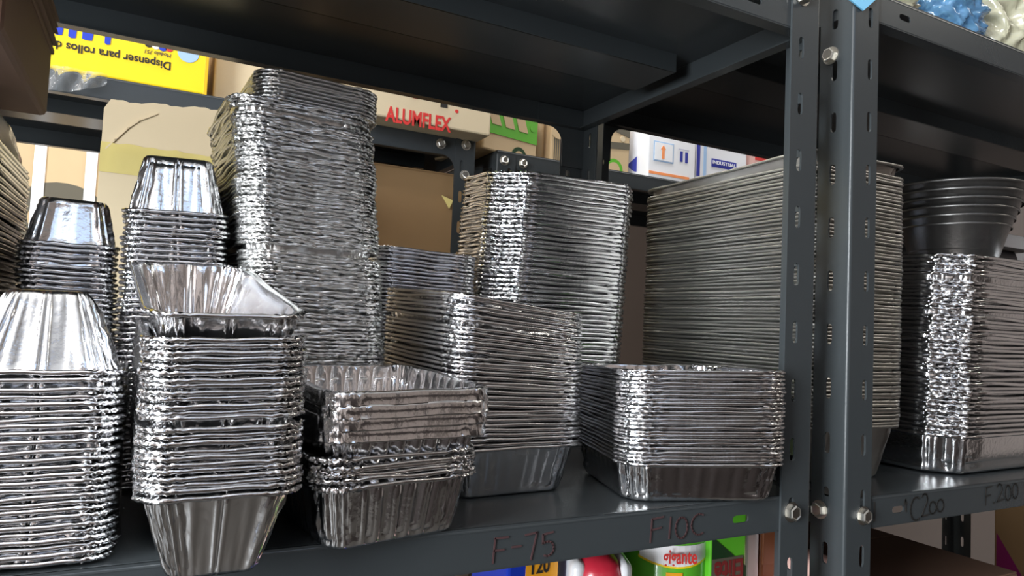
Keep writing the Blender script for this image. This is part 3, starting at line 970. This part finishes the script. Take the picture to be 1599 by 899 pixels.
patch(cs, 'kraft_print', [(q.x - os_ + 0.060 * math.cos(a), q.z + 0.10 + 0.050 * math.sin(a)) for a in [2 * PI * k / 30 for k in range(30)]], 'kraft', 0.0014)
# brown carton under the beam
cd = carton('carton', 'brown carton on the lower shelf below the red lettered carton', -0.33, -0.085, 0.675, 0.93, -0.02, 0.385, 'kraft_brown')
MB().box(-0.1226, 0.1226, -0.0010, 0.10, 0.06, 0.105, 0.0004).build('tape', 'tape', cd)
q = atY(693, 312, 0.66)
MB().add([(q.x + 0.2075, -0.003, q.z + 0.02 + 0.010), (q.x + 0.2225, -0.020, q.z + 0.02), (q.x + 0.2225, -0.003, q.z + 0.02 - 0.012)], [(0, 1, 2)]).build('tape_end', 'tape', cd)
# green printed kraft carton, turned
cg = carton('carton', 'kraft carton with a green band and slanted bars, standing beside the red lettered carton', -0.062, 0.062, 0.0, 0.14, 0.0, 0.125, 'kraft', seam=True)
qg = atY(838, 230, 0.66)
rz = math.radians(14)
cg.location = (qg.x - 0.062 * math.cos(rz), 0.66 - 0.062 * math.sin(rz), 0.4275)
cg.rotation_euler = (0, 0, rz)
patch(cg, 'green_band', [(-0.0615, 0.030), (0.0615, 0.030), (0.0615, 0.120), (-0.0615, 0.120)], 'ink_green')
for k, x in enumerate((-0.044, -0.013, 0.018)):
    patch(cg, 'slanted_bar', [(x, 0.046), (x + 0.021, 0.046), (x + 0.006, 0.085), (x - 0.015, 0.085)], 'kraft', 0.0014)
patch(cg, 'round_mark', disc(0.050, 0.058, 0.0065), 'ink_green', 0.0014)
patch(cg, 'green_ring', disc(0.02, 0.0, 0.018, 20, 0, 180), 'dark_green')
patch(cg, 'ring_centre', disc(0.02, 0.0, 0.011, 20, 0, 180), 'kraft', 0.0014)
# kraft roll
q = atY(849, 230, 0.655)
t = thing('paper_roll', 'upright brown paper roll beside the green banded carton', 'paper roll', (q.x + 0.004, 0.69, 0.4275))
MB().lathe([(0.0, 0.0), (0.0135, 0.0), (0.0135, 0.125), (0.006, 0.125), (0.006, 0.122), (0, 0.122)], n=24).build('roll', 'kraft', t, True)
MB().lathe([(0.006, 0.121), (0.006, 0.1262), (0.0045, 0.1262), (0.0045, 0.121)], n=20).build('core', 'kraft_brown', t)
# kraft carton with dark printing
qa, qb = atY(860, 230, 0.665), atY(983, 240, 0.665)
ck = carton('carton', 'kraft carton with dark stripes and a green ring seen past the rear posts', qa.x, qb.x, 0.665, 0.82, 0.4275, 0.56, 'kraft')
ok = (qa.x + qb.x) / 2
for k in range(6):
    x = -0.082 + k * 0.0042
    patch(ck, 'dark_stripe', [(x, 0.004), (x + 0.0022, 0.004), (x + 0.0022, 0.11), (x, 0.11)], 'ink_grey')
patch(ck, 'pale_oval', [(-0.072 + 0.016 * math.cos(a), 0.062 + 0.012 * math.sin(a)) for a in [2 * PI * k / 24 for k in range(24)]], 'kraft', 0.0014)
hw = (qb.x - qa.x) / 2
patch(ck, 'dark_band', [(-0.012, 0.047), (hw - 0.001, 0.055), (hw - 0.001, 0.068), (-0.012, 0.060)], 'ink_grey')
patch(ck, 'dark_corner', [(0.035, 0.090), (hw - 0.001, 0.078), (hw - 0.001, 0.13), (0.02, 0.13)], 'ink_grey')
patch(ck, 'round_mark', disc(0.071, 0.074, 0.0055), 'kraft_pale', 0.0014)
patch(ck, 'green_ring', disc(0.052, 0.012, 0.021), 'ink_green')
patch(ck, 'ring_centre', disc(0.052, 0.012, 0.014), 'kraft', 0.0014)
# white packs
qa, qb = atY(986, 240, 0.67), atY(1016, 240, 0.67)
t = thing('paper_towel_roll', 'white wrapped paper towel roll with a blue swoosh', 'paper towel', ((qa.x + qb.x) / 2 - 0.003, 0.70, 0.4275))
rr_ = (qb.x - qa.x) / 2 + 0.002
MB().lathe([(0, 0), (rr_ - 0.004, 0), (rr_, 0.004), (rr_, 0.150), (rr_ - 0.004, 0.154), (0, 0.154)], n=32).build('roll', 'white_gloss', t, True)
mb = MB()
vs, fs = [], []
for k in range(13):
    s = k / 12
    a = math.radians(225 + 80 * s)
    zc = 0.030 + 0.040 * s ** 3
    wd_ = 0.013 * math.sin(PI * (0.15 + 0.85 * (1 - s))) + 0.003
    for dz in (-wd_, wd_):
        vs.append(((rr_ + 0.0006) * math.cos(a), (rr_ + 0.0006) * math.sin(a), zc + dz))
fs = [(2 * k, 2 * k + 2, 2 * k + 3, 2 * k + 1) for k in range(12)]
mb.add(vs, fs).build('blue_swoosh', 'ink_navy', t)
qa, qb = atY(1012, 240, 0.64), atY(1086, 250, 0.64)
cw = carton('carton', 'white carton with an orange arrow mark and a blue pillar mark', qa.x, qb.x, 0.64, 0.80, 0.4275, 0.57, 'white')
ow = (qa.x + qb.x) / 2


def W(px, py, Y=0.64, o=None):
    q = atY(px, py, Y)
    return q.x - (ow if o is None else o), q.z - 0.4275


def rect_px(t, name, px0, py0, px1, py1, m, Y=0.64, o=None, lift=0.0008):
    a, b = W(px0, py0, Y, o), W(px1, py1, Y, o)
    return patch(t, name, [(a[0], b[1]), (b[0], b[1]), (b[0], a[1]), (a[0], a[1])], m, lift)


a, b = W(1021, 219), W(1051, 256)
patch(cw, 'mark_border', [(a[0], b[1]), (b[0], b[1]), (b[0], a[1]), (a[0], a[1])], 'sky_blue')
patch(cw, 'mark_field', [(a[0] + 0.0025, b[1] + 0.0025), (b[0] - 0.0025, b[1] + 0.0025), (b[0] - 0.0025, a[1] - 0.0025), (a[0] + 0.0025, a[1] - 0.0025)], 'white', 0.0014)
c = W(1035, 238)
patch(cw, 'orange_arrow', [(c[0] - 0.003, c[1] - 0.013), (c[0] + 0.003, c[1] - 0.013), (c[0] + 0.003, c[1] + 0.004), (c[0] + 0.006, c[1] + 0.006), (c[0], c[1] + 0.014), (c[0] - 0.006, c[1] + 0.006), (c[0] - 0.003, c[1] + 0.004)], 'ink_orange', 0.002)
rect_px(cw, 'blue_pillar', 1062, 236, 1065.5, 253, 'ink_navy')
rect_px(cw, 'blue_pillar', 1070, 238, 1073.5, 255, 'ink_navy')
rect_px(cw, 'blue_lintel', 1059.5, 232.5, 1076, 235.5, 'ink_navy')
rect_px(cw, 'orange_strip', 1013, 270, 1076, 277, 'ink_orange')
qa, qb = atY(1088, 250, 0.645), atY(1166, 260, 0.645)
oi = (qa.x + qb.x) / 2
ci = carton('paper_pack', 'white pack with a navy label and a navy corner stripe', qa.x, qb.x, 0.645, 0.80, 0.4275, 0.57, 'white_gloss', 'paper pack', seam=False)
rect_px(ci, 'navy_stripe', 1088.5, 225, 1092, 275, 'ink_navy', 0.645, oi)
a, b = W(1111, 247, 0.645, oi), W(1149, 270, 0.645, oi)
patch(ci, 'navy_label', [(a[0], b[1] + 0.004), (b[0], b[1] + 0.004), (b[0], a[1]), (a[0], a[1])], 'ink_navy')
text('label_text', 'INDUSTRIAL', 0.0098, face(ci, a[0] + 0.002, a[1] - 0.0105, False) @ Matrix.Translation((0, 0, 0.0007)), 'white', ci, bold=0.0002, sx=(b[0] - a[0] - 0.004) / 0.0545)
rect_px(ci, 'grey_fold', 1099, 226, 1102, 275, 'sky_blue', 0.645, oi)
qa, qb = atY(1168, 255, 0.66), atY(1230, 260, 0.66)
cp = carton('paper_pack', 'pinkish wrapped pack at the end of the white packs', qa.x, qb.x, 0.66, 0.80, 0.4275, 0.57, 'pink', 'paper pack', seam=False)
MB().box(-0.04, 0.04, -0.0008, 0.10, 0.085, 0.0935, 0.0003).build('red_band', 'ink_red', cp)
# clear film hanging over the shelf edge under the yellow box
vs, fs = [], []
na, nb_ = 18, 6
for i in range(na + 1):
    for j in range(nb_ + 1):
        q = atY(70 + 95 * i / na, 116 + 14 * i / na, 0.59)
        drop = (0.033 - 0.020 * (i / na) ** 2) * j / nb_
        vs.append((q.x, 0.606 + 0.003 * math.sin(i * 0.7 + j * 0.5) + 0.0012 * math.sin(i * 1.9 - j), 0.4325 - drop))
for i in range(na):
    for j in range(nb_):
        fs.append((i * (nb_ + 1) + j, (i + 1) * (nb_ + 1) + j, (i + 1) * (nb_ + 1) + j + 1, i * (nb_ + 1) + j + 1))
o = MB().add(vs, fs).build('plastic_film', 'film_clear', None, True)
o['label'], o['category'] = 'clear plastic film hanging off the shelf edge under the yellow box', 'plastic film'


# ------------------------------------------------------------------ things on the upper shelf of the next bay
def crumple(name, label, cat, c, size, m, seed):
    R = random.Random(seed)
    bm = bmesh.new()
    bmesh.ops.create_icosphere(bm, subdivisions=5, radius=1)
    off = Vector((R.uniform(0, 50), R.uniform(0, 50), R.uniform(0, 50)))
    for v in bm.verts:
        n = v.co.normalized()
        d = sum(abs(noise.noise(n * fr_ + off)) * am_ for fr_, am_ in ((1.6, 0.40), (3.7, 0.20), (8.0, 0.10), (17.0, 0.045)))
        v.co = n * (1.08 - d)
        v.co = Vector((v.co.x * size[0], v.co.y * size[1], max(v.co.z, -0.8) * size[2] + 0.8 * size[2]))
    me = bpy.data.meshes.new(name)
    bm.to_mesh(me)
    me.polygons.foreach_set('use_smooth', [True] * len(me.polygons))
    bm.free()
    o = obj(name, me, m)
    o.location = c
    o['label'], o['category'] = label, cat
    return o


crumple('plastic_bag', 'crumpled translucent blue plastic bag on the upper shelf', 'plastic bag', (0.215, 0.060, 0.4685), (0.062, 0.055, 0.04), 'bag_blue', 3)
crumple('plastic_bag', 'pale clear plastic bag slumped on the upper shelf edge', 'plastic bag', (0.330, 0.062, 0.4685), (0.075, 0.060, 0.06), 'bag_clear', 5)
crumple('plastic_bag', 'small whitish plastic bag beside the slotted post', 'plastic bag', (0.118, 0.070, 0.4685), (0.045, 0.05, 0.03), 'bag_clear', 8)
# cyan tape folded over the post corner
q1, q2, q3 = atY(1326, 0, -0.001), atY(1347, 17, -0.001), atY(1366, 0, -0.001)
vs = []
for yy in (-0.0008, -0.0022):
    vs += [(q1.x, yy, 0.53), (q1.x, yy, q1.z), (q2.x, yy, q2.z), (q3.x, yy, q3.z), (q3.x, yy, 0.53)]
o = MB().add(vs, [(0, 1, 2, 3, 4), (9, 8, 7, 6, 5)] + [(k, (k + 1) % 5, 5 + (k + 1) % 5, 5 + k) for k in range(5)]).build('tape_flag', 'cyan_tape')
o['label'], o['category'] = 'light blue tape end stuck on the slotted post', 'tape'


# ------------------------------------------------------------------ things on the shelf below
def pack_top(px, py, Y):
    q = atY(px, py, Y)
    return q


ZL = -0.42
qa, qb = atY(793, 890, 0.16), atY(822, 890, 0.16)
t = carton('detergent_pack', 'blue and yellow pack marked 120 on the shelf below', qa.x, qb.x + 0.035, 0.16, 0.24, ZL, -0.055, 'blue_film', 'pack', seam=False)
hx = (qb.x + 0.035 - qa.x) / 2
patch(t, 'yellow_panel', [(hx - 0.036, 0.1), (hx - 0.001, 0.1), (hx - 0.001, 0.36), (hx - 0.036, 0.36)], 'orange_film')
q = atY(825, 896, 0.16)
text('print_text', '120', 0.020, face(t, q.x - (qa.x + qb.x + 0.035) / 2, q.z - ZL, False) @ Matrix.Translation((0, 0, 0.0006)), 'ink_black', t, bold=0.0004, sx=0.75)
qa, qb = atY(926, 880, 0.12), atY(1012, 880, 0.12)
t = thing('napkin_pack', 'red and white napkin pack on the shelf below', 'napkin pack', ((qa.x + qb.x) / 2 + 0.010, 0.19, ZL), math.radians(-24))
hx = (qb.x - qa.x) / 2
zt = atY(965, 862, 0.14).z - ZL
MB().box(-hx + 0.012, hx - 0.008, -0.07, 0.07, 0.0, zt, 0.016).build('pack_body', 'red_film', t, True)
MB().box(-hx + 0.004, -hx + 0.02, -0.066, 0.066, 0.0, zt - 0.004, 0.007).build('white_end', 'white_gloss', t, True)
MB().box(hx - 0.012, hx, -0.066, 0.066, 0.0, zt - 0.004, 0.006).build('white_end', 'white_gloss', t, True)
MB().add([(-0.03, -0.0715, zt - 0.026), (0.018, -0.0715, zt - 0.024), (0.003, -0.0715, zt - 0.016), (-0.03, -0.0715, zt - 0.018)], [(0, 1, 2, 3)]).build('blue_mark', 'ink_navy', t)
qa, qb = atY(1008, 870, 0.14), atY(1112, 860, 0.14)
rr_ = (qb.x - qa.x) / 2
cx, cy = (qa.x + qb.x) / 2 + 0.012, 0.14 + rr_ * 0.85
t = thing('toilet_roll_pack', 'green wrapped giant roll pack on the shelf below', 'roll pack', (cx, cy, ZL), 0)
zt = 0.345
MB().lathe([(0, 0), (rr_ - 0.01, 0), (rr_, 0.01), (rr_, zt - 0.006), (rr_ - 0.004, zt), (rr_ * 0.6, zt + 0.004), (0, zt + 0.004)], n=40).build('wrap', 'green_film', t, True)


def cyl_patch(t, name, a0, a1, z0, z1, m, lift=0.0006, n=12, z0b=None):
    vs, fs = [], []
    for k in range(n + 1):
        s = k / n
        a = math.radians(a0 + (a1 - a0) * s)
        sag = -0.006 * math.sin(PI * s) if z0b else 0
        for zz in (z0 + sag, z1):
            vs.append(((rr_ + lift) * math.cos(a), (rr_ + lift) * math.sin(a), zz))
    fs = [(2 * k, 2 * k + 2, 2 * k + 3, 2 * k + 1) for k in range(n)]
    return MB().add(vs, fs).build(name, m, t)


cyl_patch(t, 'white_panel', 195, 300, zt - 0.022, zt - 0.007, 'white', z0b=1)
cyl_patch(t, 'yellow_line', 193, 302, zt - 0.024, zt - 0.021, 'yellow', 0.0004, z0b=1)
cyl_patch(t, 'dark_square', 205, 225, zt - 0.064, zt - 0.046, 'dark_green')
cyl_patch(t, 'dark_square', 268, 282, zt - 0.060, zt - 0.042, 'dark_green')
cyl_patch(t, 'orange_badge', 232, 254, zt - 0.054, zt - 0.034, 'orange_film', 0.0009)
cyl_patch(t, 'blue_sheet', 242, 268, zt - 0.066, zt - 0.050, 'sky_blue', 0.0007)
am = math.radians(247)
text('print_text', 'gigante', 0.020, frame(((rr_ + 0.002) * math.cos(am), (rr_ + 0.002) * math.sin(am), zt - 0.022), (-math.sin(am), math.cos(am), 0), (0, 0, 1), (math.cos(am), math.sin(am), 0)) @ Matrix.Translation((0, 0, 0.0060)), 'ink_red', t, bold=0.0004, sx=0.62, align='CENTER')
qa, qb = atY(1110, 870, 0.13), atY(1166, 860, 0.13)
t = carton('tissue_pack', 'dark green tissue pack printed upside down beside the green roll pack', qa.x, qb.x, 0.13, 0.26, ZL, -0.045, 'green_film', 'tissue pack', seam=False)
oe = (qa.x + qb.x) / 2
he = (qb.x - qa.x) / 2
patch(t, 'dark_panel', [(-he + 0.001, 0.24), (he - 0.001, 0.27), (he - 0.001, 0.31), (-he + 0.001, 0.345)], 'dark_green')
q = atY(1160, 871, 0.13)
patch(t, 'grey_panel', [(-he + 0.001, 0.20), (he - 0.006, 0.20), (he - 0.006, 0.322), (-he + 0.001, 0.322)], 'ink_grey', 0.0012)
text('print_text', 'Elite', 0.028, face(t, q.x - oe, q.z - ZL, True) @ Matrix.Translation((0, 0, 0.001)), 'ink_dark_red', t, bold=0.0008, sx=0.85)
qa, qb = atY(1165, 870, 0.15), atY(1186, 860, 0.15)
t = carton('paper_pack', 'narrow white pack beside the tissue pack on the shelf below', qa.x, qb.x, 0.15, 0.26, ZL, -0.04, 'white', 'paper pack', seam=False)
MB().box(-0.012, 0.012, -0.0008, 0.0, 0.05, 0.08).build('grey_band', 'ink_grey', t)
qa, qb = atY(1189, 870, 0.15), atY(1225, 860, 0.15)
t = carton('wooden_crate', 'reddish brown crate beside the slotted post on the shelf below', qa.x, qb.x, 0.15, 0.30, ZL, -0.04, 'brown_wood', 'crate', seam=False)
for zz in (0.10, 0.20, 0.30):
    MB().box(-0.02, 0.02, -0.004, 0.0, zz, zz + 0.05, 0.001).build('slat', 'brown_wood', t)
# next bay, shelf below
ZR = -0.43
t = carton('carton', 'dark brown carton lid below the black marker writing', 0.140, 0.395, 0.055, 0.37, ZR, -0.14, 'kraft_dark', seam=True)
t = thing('napkin_pack', 'pale pink wrapped napkins beside the slotted post on the shelf below', 'napkin pack', (0.108, 0.13, ZR))
MB().box(-0.025, 0.022, -0.06, 0.06, 0.0, 0.325, 0.01).build('pack_body', 'pink', t, True)
MB().box(-0.0256, 0.0226, -0.0606, 0.0606, 0.28, 0.29, 0.001).build('band', 'magenta', t)
q = atY(1552, 850, 0.40)
t = carton('carton', 'tall kraft carton with a magenta corner and dark red lettering beyond the shelving', q.x, q.x + 0.34, 0.08, 0.40, -1.20, -0.10, 'kraft_brown')
xl = -0.17
za, zb2 = q.z + 1.20, atY(1552, 888, 0.40).z + 1.20
MB().add([(xl - 0.0006, 0.315, zb2 + 0.075), (xl - 0.0006, 0.315, zb2 - 0.10), (xl - 0.0006, 0.20, zb2 - 0.10)], [(0, 1, 2)]).build('magenta_corner', 'magenta', t)
q2 = atY(1580, 843, 0.30)
text('print_text', 'JS', 0.05, frame((xl - 0.0006, 0.225, q2.z + 1.20 - 0.03), (0, -1, 0), (0, 0, 1), (-1, 0, 0)), 'ink_dark_red', t, bold=0.0008)

# ------------------------------------------------------------------ lift everything to its height above the floor
for o in bpy.data.objects:
    if o.parent is None and o.type in {'MESH', 'EMPTY'}:
        o.location.z += H
